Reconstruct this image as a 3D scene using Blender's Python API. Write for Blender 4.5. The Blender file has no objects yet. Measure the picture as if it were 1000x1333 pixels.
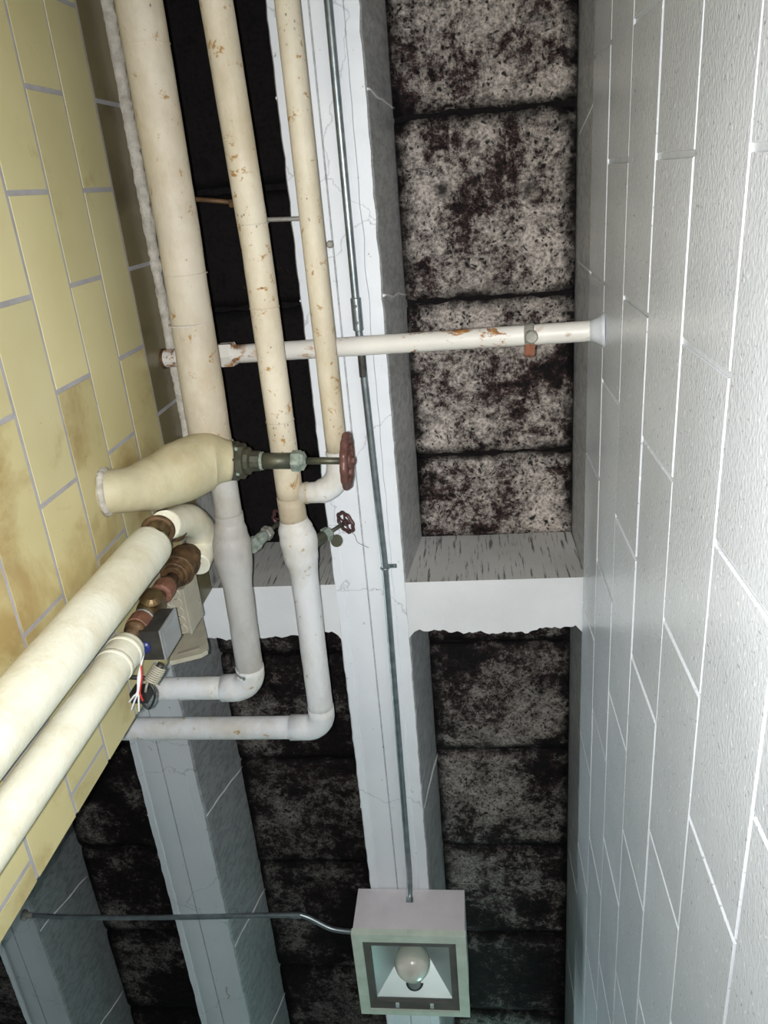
import bpy, math, random
from mathutils import Vector, Matrix, noise
random.seed(7)
sc = bpy.context.scene
COL = sc.collection

# ------------------------------------------------------------------ camera, light, exposure
S = 1.8            # one layout unit = height of the joists above the lens, in metres
CZ = 1.6           # lens height above the floor
R = Matrix(((0.9928630, 0.0396029, 0.1124929), (0.0804747, -0.9186148, -0.3868729), (0.0880163, 0.3931646, -0.9152457)))
F = 1017.364
def W(p): return Vector((p[0]*S, p[1]*S, p[2]*S + CZ))
def P(px, py, ax, val):
    """point on the plane <axis ax = val> (layout units) seen at a photo pixel"""
    v = R @ Vector((px - 500, 666.5 - py, -F))
    return v * (val / v[ax])
cam = bpy.data.cameras.new('camera'); co = bpy.data.objects.new('camera', cam); COL.objects.link(co)
cam.sensor_width = 36; cam.lens = F*36/1333; cam.clip_start = 0.01
co.matrix_world = Matrix.Translation(W((0, 0, 0))) @ R.to_4x4()
sc.camera = co
sc.view_settings.view_transform = 'Standard'; sc.view_settings.look = 'None'
sc.view_settings.gamma = 1; sc.view_settings.use_curve_mapping = False
sc.view_settings.exposure = 0.0
w = bpy.data.worlds.new('world'); sc.world = w; w.use_nodes = True
w.node_tree.nodes['Background'].inputs[0].default_value = (0.80, 0.86, 1.0, 1)
w.node_tree.nodes['Background'].inputs[1].default_value = 0.04
def area(name, loc, rot, size, power, color, shape='DISK', size_y=None, spread=180):
    l = bpy.data.lights.new(name, 'AREA'); l.shape = shape; l.size = size; l.energy = power; l.color = color
    if size_y: l.size_y = size_y
    l.spread = math.radians(spread)
    o = bpy.data.objects.new(name, l); o.matrix_world = Matrix.Translation(loc) @ rot.to_4x4(); COL.objects.link(o)
    return o
# the phone's flash, two centimetres beside the lens
area('phone_flash', W((0, 0, 0)) + R @ Vector((-0.022, -0.006, 0.0)), R @ Matrix.Rotation(math.radians(-4), 3, 'X'), 0.012, 21, (0.98, 0.99, 1.0), spread=150)

# ------------------------------------------------------------------ materials
def mat(name): 
    m = bpy.data.materials.new(name); m.use_nodes = True
    nt = m.node_tree; b = nt.nodes['Principled BSDF']
    return m, nt, b
def N(nt, t, **kw):
    n = nt.nodes.new(t)
    for k, v in kw.items():
        if k in n.inputs.keys(): n.inputs[k].default_value = v
        else: setattr(n, k, v)
    return n
def coords(nt, scale=(1, 1, 1), kind='Object'):
    t = N(nt, 'ShaderNodeTexCoord'); mp = N(nt, 'ShaderNodeMapping'); mp.inputs['Scale'].default_value = scale
    nt.links.new(t.outputs[kind], mp.inputs[0]); return mp.outputs[0]
def worldc(nt, scale=(1, 1, 1)):
    g = N(nt, 'ShaderNodeNewGeometry'); mp = N(nt, 'ShaderNodeMapping'); mp.inputs['Scale'].default_value = scale
    nt.links.new(g.outputs['Position'], mp.inputs[0]); return mp.outputs[0]
def noi(nt, vec, scale, detail=6, rough=.6, dist=0):
    n = N(nt, 'ShaderNodeTexNoise'); n.inputs['Scale'].default_value = scale; n.inputs['Detail'].default_value = detail
    n.inputs['Roughness'].default_value = rough; n.inputs['Distortion'].default_value = dist
    nt.links.new(vec, n.inputs['Vector']); return n.outputs['Fac']
def ramp(nt, fac, stops, interp='LINEAR'):
    r = N(nt, 'ShaderNodeValToRGB'); r.color_ramp.interpolation = interp
    el = r.color_ramp.elements
    while len(el) < len(stops): el.new(.5)
    for e, (p, c) in zip(el, stops):
        e.position = p; e.color = (c[0], c[1], c[2], 1) if not isinstance(c, (int, float)) else (c, c, c, 1)
    nt.links.new(fac, r.inputs[0]); return r.outputs[0]
def mix(nt, fac, a, b, mode='MIX'):
    m = N(nt, 'ShaderNodeMix'); m.data_type = 'RGBA'; m.blend_type = mode
    for s, v in ((m.inputs['Factor'], fac), (m.inputs['A'], a), (m.inputs['B'], b)):
        pass
    def put(sock, v):
        if hasattr(v, 'is_output'): nt.links.new(v, sock)
        elif isinstance(v, (int, float)): sock.default_value = v
        else: sock.default_value = (v[0], v[1], v[2], 1)
    put(m.inputs[0], fac); put(m.inputs[6], a); put(m.inputs[7], b)
    return m.outputs[2]
def bump(nt, b, h, strength=.5, dist=.002, prev=None):
    bp = N(nt, 'ShaderNodeBump'); bp.inputs['Strength'].default_value = strength; bp.inputs['Distance'].default_value = dist
    nt.links.new(h, bp.inputs['Height'])
    if prev: nt.links.new(prev, bp.inputs['Normal'])
    nt.links.new(bp.outputs[0], b.inputs['Normal']); return bp.outputs[0]
def objrand(nt, lo, hi):
    o = N(nt, 'ShaderNodeObjectInfo'); m = N(nt, 'ShaderNodeMapRange')
    m.inputs['To Min'].default_value = lo; m.inputs['To Max'].default_value = hi
    nt.links.new(o.outputs['Random'], m.inputs[0]); return m.outputs[0]
def hsv(nt, col, val):
    h = N(nt, 'ShaderNodeHueSaturation'); nt.links.new(col, h.inputs['Color']); nt.links.new(val, h.inputs['Value']); return h.outputs[0]

def m_block():
    m, nt, b = mat('painted_block')
    v = worldc(nt)
    c = ramp(nt, noi(nt, v, 5, 5), [(.3, (.54, .56, .59)), (.7, (.625, .645, .68))])
    sp = ramp(nt, noi(nt, v, 160, 2, .5), [(.26, .55), (.33, 1)])
    c = mix(nt, 1.0, c, sp, 'MULTIPLY')
    glint_ = ramp(nt, noi(nt, worldc(nt, (1, .5, 1)), 150, 2, .5), [(.66, 0), (.72, .7)])
    c = mix(nt, glint_, c, (.86, .87, .89))  # sparkle of the glossy paint put into the colour as pale flecks
    c = hsv(nt, c, objrand(nt, .94, 1.05))
    nt.links.new(c, b.inputs['Base Color'])
    vs = worldc(nt, (1, .7, 1))
    n1 = noi(nt, vs, 210, 3, .55); 
    p = bump(nt, b, n1, .42, .0012)
    vo = N(nt, 'ShaderNodeTexVoronoi'); vo.inputs['Scale'].default_value = 190; nt.links.new(vs, vo.inputs['Vector'])
    bump(nt, b, vo.outputs['Distance'], .25, .0015, p)
    b.inputs['Roughness'].default_value = .26; b.inputs['Specular IOR Level'].default_value = .5
    return m
def m_joint():
    m, nt, b = mat('painted_joint'); v = worldc(nt)
    c = ramp(nt, noi(nt, v, 60, 3), [(.3, (.47, .49, .515)), (.7, (.56, .58, .605))])
    nt.links.new(c, b.inputs['Base Color']); bump(nt, b, noi(nt, v, 140, 3), .4, .001); b.inputs['Roughness'].default_value = .4
    return m
def m_tile(name, c1, c2, c3, stain=.5):
    m, nt, b = mat(name); v = worldc(nt)
    c = ramp(nt, noi(nt, v, 3.0, 4), [(.3, c1), (.7, c2)])
    st = ramp(nt, noi(nt, worldc(nt, (1, 1, 1)), 4.5, 7, .65, .3), [(stain, 0), (stain+.16, 1)])
    c = mix(nt, st, c, c3)
    sp = ramp(nt, noi(nt, v, 90, 2), [(.22, .4), (.27, 1)])
    c = mix(nt, 1.0, c, sp, 'MULTIPLY')
    c = hsv(nt, c, objrand(nt, .88, 1.08))
    nt.links.new(c, b.inputs['Base Color'])
    bump(nt, b, noi(nt, v, 14, 3), .25, .003)
    b.inputs['Roughness'].default_value = .30; b.inputs['Specular IOR Level'].default_value = .35
    return m
def m_flat(name, c1, c2, scale=8, rough=.6, metal=0, bs=.3, bd=.001, bscale=60, stretch=(1, 1, 1), spec=.5):
    m, nt, b = mat(name); v = worldc(nt, stretch)
    nt.links.new(ramp(nt, noi(nt, v, scale, 6), [(.3, c1), (.7, c2)]), b.inputs['Base Color'])
    b.inputs['Roughness'].default_value = rough; b.inputs['Metallic'].default_value = metal
    b.inputs['Specular IOR Level'].default_value = spec
    if bs: bump(nt, b, noi(nt, v, bscale, 4), bs, bd)
    return m
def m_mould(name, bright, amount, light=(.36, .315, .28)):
    """old concrete slab under black and brown mould"""
    m, nt, b = mat(name); v0 = worldc(nt)
    # warped coordinates so that no blot is round
    nz = N(nt, 'ShaderNodeTexNoise'); nz.inputs['Scale'].default_value = 16; nz.inputs['Detail'].default_value = 5; nt.links.new(v0, nz.inputs['Vector'])
    s2 = N(nt, 'ShaderNodeVectorMath', operation='SCALE'); s2.inputs['Scale'].default_value = .07; nt.links.new(nz.outputs['Color'], s2.inputs[0])
    ad = N(nt, 'ShaderNodeVectorMath', operation='ADD'); nt.links.new(v0, ad.inputs[0]); nt.links.new(s2.outputs[0], ad.inputs[1]); v = ad.outputs[0]
    big = noi(nt, v, 3.4, 4, .6); mid = noi(nt, v, 11, 8, .75); fine = noi(nt, v0, 48, 6, .85)
    def mad(x, k, y):
        q = N(nt, 'ShaderNodeMath', operation='MULTIPLY_ADD'); nt.links.new(x, q.inputs[0]); q.inputs[1].default_value = k
        if y is None: q.inputs[2].default_value = 0
        else: nt.links.new(y, q.inputs[2])
        return q.outputs[0]
    d = mad(mid, .34, mad(big, .36, mad(fine, .30, None)))
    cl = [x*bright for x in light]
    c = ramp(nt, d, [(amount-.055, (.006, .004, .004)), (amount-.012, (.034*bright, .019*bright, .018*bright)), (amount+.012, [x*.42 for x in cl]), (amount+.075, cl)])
    gr = ramp(nt, noi(nt, v0, 130, 4, .7), [(.36, .35), (.56, 1.1)])
    c = mix(nt, 1.0, c, gr, 'MULTIPLY')
    for scl, r0, r1, selsc, lo in ((70, .18, .36, 14, .40), (30, .13, .27, 9, .47), (9.5, .12, .26, 5, .46)):
        vo = N(nt, 'ShaderNodeTexVoronoi'); vo.inputs['Scale'].default_value = scl; nt.links.new(v, vo.inputs['Vector'])
        spots = ramp(nt, vo.outputs['Distance'], [(r0, .07), (r1, 1)])
        sel = ramp(nt, noi(nt, v0, selsc, 3), [(lo, 0), (lo+.10, 1)])
        c = mix(nt, sel, c, mix(nt, 1.0, c, spots, 'MULTIPLY'))
    # grime gathers along the edges of every panel (object coordinates, panel half size given as attributes)
    tc = N(nt, 'ShaderNodeTexCoord'); sx = N(nt, 'ShaderNodeSeparateXYZ'); nt.links.new(tc.outputs['Generated'], sx.inputs[0])
    w_ = noi(nt, v0, 13, 5, .7)
    for ax_, wd in (('X', .10), ('Y', .09)):
        q = N(nt, 'ShaderNodeMath', operation='SUBTRACT'); nt.links.new(sx.outputs[ax_], q.inputs[0]); q.inputs[1].default_value = .5
        ab = N(nt, 'ShaderNodeMath', operation='ABSOLUTE'); nt.links.new(q.outputs[0], ab.inputs[0])
        e = mad(w_, .30, ab.outputs[0])
        c = mix(nt, 1.0, c, ramp(nt, e, [(.655-wd, 1), (.655, .06)]), 'MULTIPLY')
    nt.links.new(c, b.inputs['Base Color'])
    b.inputs['Roughness'].default_value = .7; b.inputs['Specular IOR Level'].default_value = .2
    bump(nt, b, d, 1.0, .012)
    return m
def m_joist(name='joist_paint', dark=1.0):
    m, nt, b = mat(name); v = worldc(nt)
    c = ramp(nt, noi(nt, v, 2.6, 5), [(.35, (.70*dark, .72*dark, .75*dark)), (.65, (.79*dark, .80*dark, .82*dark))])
    cr = N(nt, 'ShaderNodeTexVoronoi'); cr.feature = 'DISTANCE_TO_EDGE'; cr.inputs['Scale'].default_value = 1.7
    d = N(nt, 'ShaderNodeVectorMath', operation='ADD'); nz = N(nt, 'ShaderNodeTexNoise'); nz.inputs['Scale'].default_value = 9; nz.inputs['Detail'].default_value = 6
    nt.links.new(v, nz.inputs['Vector']); sc2 = N(nt, 'ShaderNodeVectorMath', operation='SCALE'); sc2.inputs['Scale'].default_value = .14
    nt.links.new(nz.outputs['Color'], sc2.inputs[0]); nt.links.new(v, d.inputs[0]); nt.links.new(sc2.outputs[0], d.inputs[1]); nt.links.new(d.outputs[0], cr.inputs['Vector'])
    hair = ramp(nt, cr.outputs['Distance'], [(0, .68), (.003, 1)])
    c = mix(nt, 1.0, c, hair, 'MULTIPLY')
    dirt = ramp(nt, noi(nt, v, 45, 4, .7), [(.27, (.30, .22, .14)), (.33, (1, 1, 1))])
    c = mix(nt, 1.0, c, dirt, 'MULTIPLY')
    # the sides carry slanting trowel streaks
    vs = worldc(nt, (1, 6.5, 3.2)); 
    st = ramp(nt, noi(nt, vs, 9, 5, .7, .5), [(.40, .45), (.56, 1)])
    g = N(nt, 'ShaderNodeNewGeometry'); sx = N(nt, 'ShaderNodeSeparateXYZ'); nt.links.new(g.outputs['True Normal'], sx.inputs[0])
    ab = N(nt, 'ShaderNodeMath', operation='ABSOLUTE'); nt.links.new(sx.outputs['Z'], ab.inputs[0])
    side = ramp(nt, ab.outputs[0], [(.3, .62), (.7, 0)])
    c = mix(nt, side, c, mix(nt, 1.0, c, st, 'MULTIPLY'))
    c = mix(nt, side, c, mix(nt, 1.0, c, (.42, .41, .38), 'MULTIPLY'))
    nt.links.new(c, b.inputs['Base Color'])
    bump(nt, b, noi(nt, worldc(nt, (1, .6, 1)), 35, 5), .35, .002)
    b.inputs['Roughness'].default_value = .48
    return m
def m_streak():
    m, nt, b = mat('beam_side'); v = worldc(nt)
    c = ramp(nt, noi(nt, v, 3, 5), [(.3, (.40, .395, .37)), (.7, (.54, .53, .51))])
    st = ramp(nt, noi(nt, worldc(nt, (40, 1, 2.6)), 3, 5, .65), [(.36, .22), (.45, 1)])
    c = mix(nt, 1.0, c, st, 'MULTIPLY')
    nt.links.new(c, b.inputs['Base Color']); b.inputs['Roughness'].default_value = .55
    bump(nt, b, noi(nt, v, 30, 4), .4, .002); return m
def m_jacket(name, c1, c2, stain=(.30, .17, .05), amount=.70, weave=True, dots=True, ss=17):
    m, nt, b = mat(name); v = worldc(nt)
    c = ramp(nt, noi(nt, v, 6, 5), [(.3, c1), (.7, c2)])
    cl = ramp(nt, noi(nt, v, ss, 7, .7, .4), [(amount-.06, 0), (amount, 1)])
    c = mix(nt, cl, c, stain)
    soft = ramp(nt, noi(nt, worldc(nt, (1, .5, 1)), 8, 6, .7), [(.35, (.84, .79, .70)), (.55, (1, 1, 1))])
    c = mix(nt, 1.0, c, soft, 'MULTIPLY')
    if dots:
        vo = N(nt, 'ShaderNodeTexVoronoi'); vo.inputs['Scale'].default_value = 85; nt.links.new(worldc(nt, (1, .7, 1)), vo.inputs['Vector'])
        dt = ramp(nt, vo.outputs['Distance'], [(.10, .35), (.2, 1)])
        sel = ramp(nt, noi(nt, v, 9, 3), [(.52, 0), (.62, 1)])
        c = mix(nt, sel, c, mix(nt, 1.0, c, dt, 'MULTIPLY'))
    nt.links.new(c, b.inputs['Base Color'])
    p = bump(nt, b, noi(nt, worldc(nt, (1, .5, 1)), 60, 5), .55, .0025)
    if weave: bump(nt, b, noi(nt, v, 300, 2), .35, .0008, p)
    b.inputs['Roughness'].default_value = .55; b.inputs['Specular IOR Level'].default_value = .35
    return m
def m_rustpipe():
    m, nt, b = mat('flaking_pipe_paint'); v = worldc(nt)
    c = ramp(nt, noi(nt, v, 6, 4), [(.3, (.60, .57, .52)), (.7, (.72, .69, .64))])
    rs = noi(nt, worldc(nt, (.6, 1, 1)), 24, 8, .75, .5)
    reg = ramp(nt, noi(nt, v, 7, 2), [(.40, 0), (.50, 1)])
    k = ramp(nt, rs, [(.53, 0), (.58, 1)])
    kk = mix(nt, 1.0, k, reg, 'MULTIPLY')
    rc = ramp(nt, noi(nt, v, 50, 4), [(.35, (.12, .04, .015)), (.6, (.42, .20, .06))])
    c = mix(nt, kk, c, rc); nt.links.new(c, b.inputs['Base Color'])
    bump(nt, b, rs, .5, .002); b.inputs['Roughness'].default_value = .42; return m

M = {}
M['block'] = m_block(); M['joint'] = m_joint()
M['tile'] = m_tile('glazed_tile', (.54, .475, .24), (.63, .56, .315), (.36, .27, .10), .60)
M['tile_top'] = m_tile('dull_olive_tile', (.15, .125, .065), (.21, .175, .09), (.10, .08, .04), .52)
M['tile_low'] = m_tile('stained_glazed_tile', (.50, .43, .21), (.58, .505, .27), (.37, .27, .11), .50)
M['grout'] = m_flat('tile_grout', (.30, .285, .29), (.40, .385, .39), 20, .8)
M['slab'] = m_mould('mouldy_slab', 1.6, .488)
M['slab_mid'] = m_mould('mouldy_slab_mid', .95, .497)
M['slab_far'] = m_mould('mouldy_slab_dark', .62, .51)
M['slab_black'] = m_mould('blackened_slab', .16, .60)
M['joist'] = m_joist(); M['joist_grey'] = m_joist('greyer_joist_paint', .66); M['joist_grey2'] = m_joist('darkest_joist_paint', .50); M['beam'] = m_flat('beam_paint', (.64, .64, .64), (.73, .73, .73), 5, .5, bs=.4, bd=.003, bscale=30)  # joist paint darkened in two steps for the left joists
M['beam_side'] = m_streak()
M['cream'] = m_jacket('cream_jacket', (.44, .39, .31), (.55, .49, .395), amount=.67, ss=30)
M['cream_rusty'] = m_jacket('cream_jacket_spotted', (.54, .48, .37), (.64, .575, .455), (.36, .20, .06), amount=.65, ss=38)
M['greyjacket'] = m_jacket('grey_white_jacket', (.36, .345, .325), (.47, .46, .44), amount=.71, dots=False)
M['whitejacket'] = m_jacket('white_jacket', (.60, .60, .605), (.70, .70, .70), (.42, .30, .16), amount=.68, dots=False, ss=34)
M['yellowjacket'] = m_jacket('yellowed_jacket', (.43, .38, .24), (.52, .47, .32), (.40, .30, .14), amount=.72, dots=False)
M['palejacket'] = m_jacket('pale_yellow_jacket', (.69, .665, .53), (.78, .76, .635), (.42, .33, .18), amount=.74, dots=False)
M['plaster'] = m_flat('rough_plaster', (.33, .30, .25), (.56, .52, .45), 45, .85, bs=1, bd=.006, bscale=55)
M['rustpipe'] = m_rustpipe()
M['emt'] = m_flat('galvanised_steel', (.20, .23, .24), (.36, .40, .41), 30, .38, .85, bs=.1)
M['bronze'] = m_flat('green_bronze', (.055, .06, .045), (.13, .125, .085), 25, .5, .6, bs=.5, bd=.002)
M['verdigris'] = m_flat('verdigris', (.09, .13, .11), (.34, .37, .31), 60, .8, .1, bs=.8, bd=.003)
M['wheel'] = m_flat('maroon_wheel_paint', (.07, .028, .022), (.16, .07, .055), 40, .42, .1, bs=.5, bd=.001)
M['wheel_dark'] = m_flat('dark_maroon_paint', (.05, .02, .02), (.10, .045, .045), 40, .45, .1, bs=.5, bd=.001)
M['rust'] = m_flat('rusted_fitting', (.022, .012, .007), (.15, .082, .032), 34, .6, .3, bs=1, bd=.004, bscale=45)
M['redrust'] = m_flat('red_rust_union', (.11, .045, .028), (.22, .095, .055), 40, .65, .1, bs=.5, bd=.002)
M['brass'] = m_flat('old_brass', (.07, .045, .02), (.20, .14, .065), 30, .35, .75, bs=.3)
M['darksteel'] = m_flat('dark_steel', (.030, .028, .026), (.075, .07, .06), 30, .5, .4)
M['greysteel'] = m_flat('grey_steel', (.27, .28, .28), (.36, .37, .37), 15, .45, .3)
M['beige'] = m_flat('beige_enamel', (.33, .30, .23), (.44, .41, .32), 22, .5, bs=.4)
M['beigedark'] = m_flat('beige_enamel_dull', (.24, .22, .17), (.33, .30, .24), 22, .6, bs=.6, bd=.002)
M['blue'] = m_flat('blue_plastic', (.01, .02, .10), (.02, .03, .16), 20, .35)
M['white_wire'] = m_flat('white_plastic', (.75, .75, .75), (.8, .8, .8), 20, .4)
M['red_wire'] = m_flat('red_plastic', (.5, .03, .02), (.6, .04, .03), 20, .4)
M['black'] = m_flat('black_plastic', (.01, .01, .01), (.02, .02, .02), 20, .4)
M['copper'] = m_flat('copper_plug', (.26, .10, .06), (.36, .16, .10), 20, .5, .3)
M['clamp'] = m_flat('dirty_clamp', (.20, .19, .16), (.34, .33, .29), 60, .6, .3, bs=.8, bd=.003)
M['mauve'] = m_flat('mauve_grey_paint', (.60, .55, .56), (.72, .675, .68), 9, .5)
M['greenpaint'] = m_flat('pale_green_paint', (.50, .56, .45), (.66, .71, .60), 18, .5)
M['gasket'] = m_flat('grey_brown_gasket', (.085, .08, .07), (.13, .12, .11), 20, .6)
M['reflector'] = m_flat('aluminium_reflector', (.84, .88, .88), (.90, .93, .93), 6, .42, .65, bs=.12, bd=.003, bscale=12)
M['bulb'] = m_flat('frosted_bulb_glass', (.55, .52, .44), (.68, .65, .57), 16, .22, bs=0)
M['socket'] = m_flat('porcelain_socket', (.35, .37, .36), (.45, .47, .46), 20, .4)
M['floor'] = m_flat('concrete_floor', (.22, .215, .20), (.32, .31, .29), 4, .6)
M['farwall'] = m_flat('far_wall_paint', (.35, .36, .36), (.42, .43, .43), 4, .6)
M['string'] = m_flat('grey_string', (.22, .22, .21), (.3, .3, .28), 30, .8, bs=0)
m, nt, b = mat('lamp_glass'); out = nt.nodes['Material Output']
tr = N(nt, 'ShaderNodeBsdfTransparent'); tr.inputs[0].default_value = (.97, .99, .98, 1)
gl = N(nt, 'ShaderNodeBsdfGlossy'); gl.inputs['Roughness'].default_value = .05
fr = N(nt, 'ShaderNodeLayerWeight'); fr.inputs[0].default_value = .08; mx = N(nt, 'ShaderNodeMixShader')
nt.links.new(fr.outputs['Facing'], mx.inputs[0]); nt.links.new(tr.outputs[0], mx.inputs[1]); nt.links.new(gl.outputs[0], mx.inputs[2]); nt.links.new(mx.outputs[0], out.inputs[0])
M['glass'] = m
m, nt, b = mat('fluorescent_tube'); b.inputs['Emission Color'].default_value = (.50, 1.0, .93, 1); b.inputs['Emission Strength'].default_value = 100; M['tube'] = m
m, nt, b = mat('fill_glow_pane'); b.inputs['Emission Color'].default_value = (.80, .95, 1.0, 1); b.inputs['Emission Strength'].default_value = 17; M['fill_pane'] = m  # even glow for the added fill window

# ------------------------------------------------------------------ helpers
class MB:
    def __init__(s): s.v = []; s.f = []; s.sm = []
    def add(s, vs, fs, smooth=False):
        k = len(s.v); s.v += [tuple(x) for x in vs]; s.f += [tuple(i+k for i in f) for f in fs]; s.sm += [smooth]*len(fs)
        return s
    def box(s, a, b):
        x0, y0, z0 = a; x1, y1, z1 = b
        return s.add([(x0,y0,z0),(x1,y0,z0),(x1,y1,z0),(x0,y1,z0),(x0,y0,z1),(x1,y0,z1),(x1,y1,z1),(x0,y1,z1)],
                     [(3,2,1,0),(4,5,6,7),(0,1,5,4),(1,2,6,5),(2,3,7,6),(3,0,4,7)])
    def tube(s, pts, rad, n=24, cap=True, wob=0.0, freq=14, sub=0):
        pts = [Vector(p) for p in pts]
        if not isinstance(rad, (list, tuple)): rad = [rad]*len(pts)
        T0 = (pts[1]-pts[0]).normalized()
        a = Vector((0,0,1)) if abs(T0.z) < .9 else Vector((1,0,0))
        u = T0.cross(a).normalized(); vs = []; fs = []
        for i, p in enumerate(pts):
            t = ((pts[min(i+1, len(pts)-1)]-pts[max(i-1, 0)])).normalized()
            u = (u - t*u.dot(t)).normalized(); v = t.cross(u)
            for j in range(n):
                an = 2*math.pi*j/n; d = u*math.cos(an)+v*math.sin(an); r = rad[i]
                if wob: r *= 1 + wob*noise.noise((p+d*rad[i])*freq*3) + wob*.5*noise.noise((p+d*rad[i])*freq*9)
                vs.append(p+d*r)
        for i in range(len(pts)-1):
            for j in range(n):
                fs.append((i*n+j, i*n+(j+1)%n, (i+1)*n+(j+1)%n, (i+1)*n+j))
        s.add(vs, fs, True)
        if cap:
            k = len(s.v)-len(vs)
            s.f.append(tuple(k+j for j in reversed(range(n)))); s.sm.append(False)
            s.f.append(tuple(k+(len(pts)-1)*n+j for j in range(n))); s.sm.append(False)
        return s
    def lathe(s, a, d, prof, n=24, smooth=False):
        """prof: (distance along d, radius) from point a"""
        a = Vector(a); d = Vector(d).normalized()
        e = Vector((0,0,1)) if abs(d.z) < .9 else Vector((1,0,0))
        u = d.cross(e).normalized(); v = d.cross(u); vs = []; fs = []
        for t, r in prof:
            for j in range(n):
                an = 2*math.pi*(j+.5)/n; vs.append(a+d*t+(u*math.cos(an)+v*math.sin(an))*r)
        for i in range(len(prof)-1):
            for j in range(n): fs.append((i*n+j, (i+1)*n+j, (i+1)*n+(j+1)%n, i*n+(j+1)%n))
        fs.append(tuple(range(n))); fs.append(tuple((len(prof)-1)*n+j for j in reversed(range(n))))
        return s.add(vs, fs, smooth)
    def torus(s, c, ax, r, t, n=40, k=10, scallop=0, ns=10, squash=1):
        c = Vector(c); ax = Vector(ax).normalized(); e = Vector((0,0,1)) if abs(ax.z) < .9 else Vector((1,0,0))
        u = ax.cross(e).normalized(); v = ax.cross(u); vs = []; fs = []
        for i in range(n):
            an = 2*math.pi*i/n; d = u*math.cos(an)+v*math.sin(an); rr = r*(1+scallop*math.cos(ns*an))
            for j in range(k):
                b_ = 2*math.pi*j/k; vs.append(c+d*(rr+t*math.cos(b_))+ax*t*squash*math.sin(b_))
        for i in range(n):
            for j in range(k): fs.append((i*k+j, ((i+1)%n)*k+j, ((i+1)%n)*k+(j+1)%k, i*k+(j+1)%k))
        return s.add(vs, fs, True)
    def prism(s, poly, off):
        """poly: list of 3-D points, extruded by vector off"""
        n = len(poly); off = Vector(off); vs = [Vector(p) for p in poly]+[Vector(p)+off for p in poly]
        return s.add(vs, [tuple(range(n)), tuple(reversed(range(n, 2*n)))]+[(j, n+j, n+(j+1)%n, (j+1)%n) for j in range(n)])
    def sphere(s, c, r, n=20, k=12, squash=(1,1,1)):
        c = Vector(c); vs = [c+Vector((0,0,r*squash[2]))]; fs = []
        for i in range(1, k):
            th = math.pi*i/k
            for j in range(n):
                ph = 2*math.pi*j/n; vs.append(c+Vector((math.sin(th)*math.cos(ph)*r*squash[0], math.sin(th)*math.sin(ph)*r*squash[1], math.cos(th)*r*squash[2])))
        vs.append(c-Vector((0,0,r*squash[2]))); L = len(vs)-1
        for j in range(n):
            fs.append((0, 1+j, 1+(j+1)%n)); fs.append((L, 1+(k-2)*n+(j+1)%n, 1+(k-2)*n+j))
        for i in range(k-2):
            for j in range(n): fs.append((1+i*n+j, 1+(i+1)*n+j, 1+(i+1)*n+(j+1)%n, 1+i*n+(j+1)%n))
        return s.add(vs, fs, True)
    def build(s, name, m, parent=None, loc=None, fix=True):
        """link as ONE object; origin at loc (layout units) or at the parent's"""
        base = W(loc) if loc is not None else (parent['_o'] if parent is not None and '_o' in parent else None)
        base = Vector(base) if base is not None else Vector((0, 0, 0))
        me = bpy.data.meshes.new(name)
        me.from_pydata([W(p)-base for p in s.v], [], s.f)
        me.polygons.foreach_set('use_smooth', s.sm); me.update()
        if fix:
            import bmesh
            bm = bmesh.new(); bm.from_mesh(me); bmesh.ops.recalc_face_normals(bm, faces=bm.faces); bm.to_mesh(me); bm.free()
        if isinstance(m, (list, tuple)):
            for q in m: me.materials.append(q)
        else: me.materials.append(m)
        o = bpy.data.objects.new(name, me); COL.objects.link(o)
        if parent is not None: o.parent = parent; o.location = base-Vector(parent['_o'])
        else: o.location = base
        o['_o'] = tuple(base)
        return o
def thing(name, loc, label, cat, group=None):
    o = bpy.data.objects.new(name, None); COL.objects.link(o); o.location = W(loc); o['_o'] = tuple(W(loc))
    o.empty_display_size = .05
    return tag(o, label, cat, group)
def tag(o, label, cat, group=None):
    o['label'] = label; o['category'] = cat
    if group: o['group'] = group
    return o
def struct(o): o['kind'] = 'structure'; return o
def arc(c, p0, p1, n=8):
    """quarter arc from p0 to p1 about c (equal radii)"""
    c, p0, p1 = map(Vector, (c, p0, p1)); a, b = p0-c, p1-c
    return [c+a*math.cos(i/n*math.pi/2)+b*math.sin(i/n*math.pi/2) for i in range(n+1)]
def spline(pts, n=10):
    pts = [Vector(p) for p in pts]; out = []
    q = [pts[0]*2-pts[1]]+pts+[pts[-1]*2-pts[-2]]
    for i in range(1, len(q)-2):
        a, b, c, d = q[i-1:i+3]
        for k in range(n):
            t = k/n; out.append(.5*((2*b)+(c-a)*t+(2*a-5*b+4*c-d)*t*t+(3*b-a-3*c+d)*t**3))
    out.append(pts[-1]); return out
def interp(vals, n):
    out = []
    for i in range(len(vals)-1):
        for k in range(n): t = k/n; t = t*t*(3-2*t); out.append(vals[i]*(1-t)+vals[i+1]*t)
    out.append(vals[-1]); return out
def line(a, b, n): a, b = Vector(a), Vector(b); return [a.lerp(b, i/n) for i in range(n+1)]

# ------------------------------------------------------------------ the setting
FZ = -CZ/S
ZS = 1.16
YB0, YB1 = .535, .618      # crossbeam
YEND = 3.4
XR, XL = .1513, -.389
struct(MB().box((-2.3, -2.5, FZ-.05), (.45, YEND+.1, FZ)).build('floor', M['floor']))
struct(MB().box((-2.3, YEND, FZ), (XR+.004, YEND+.1, ZS+.06)).build('wall_front', M['farwall']))
struct(MB().box((-2.4, -2.5, FZ), (-2.3, YEND+.1, ZS+.06)).build('wall_far_left', M['farwall']))
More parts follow.
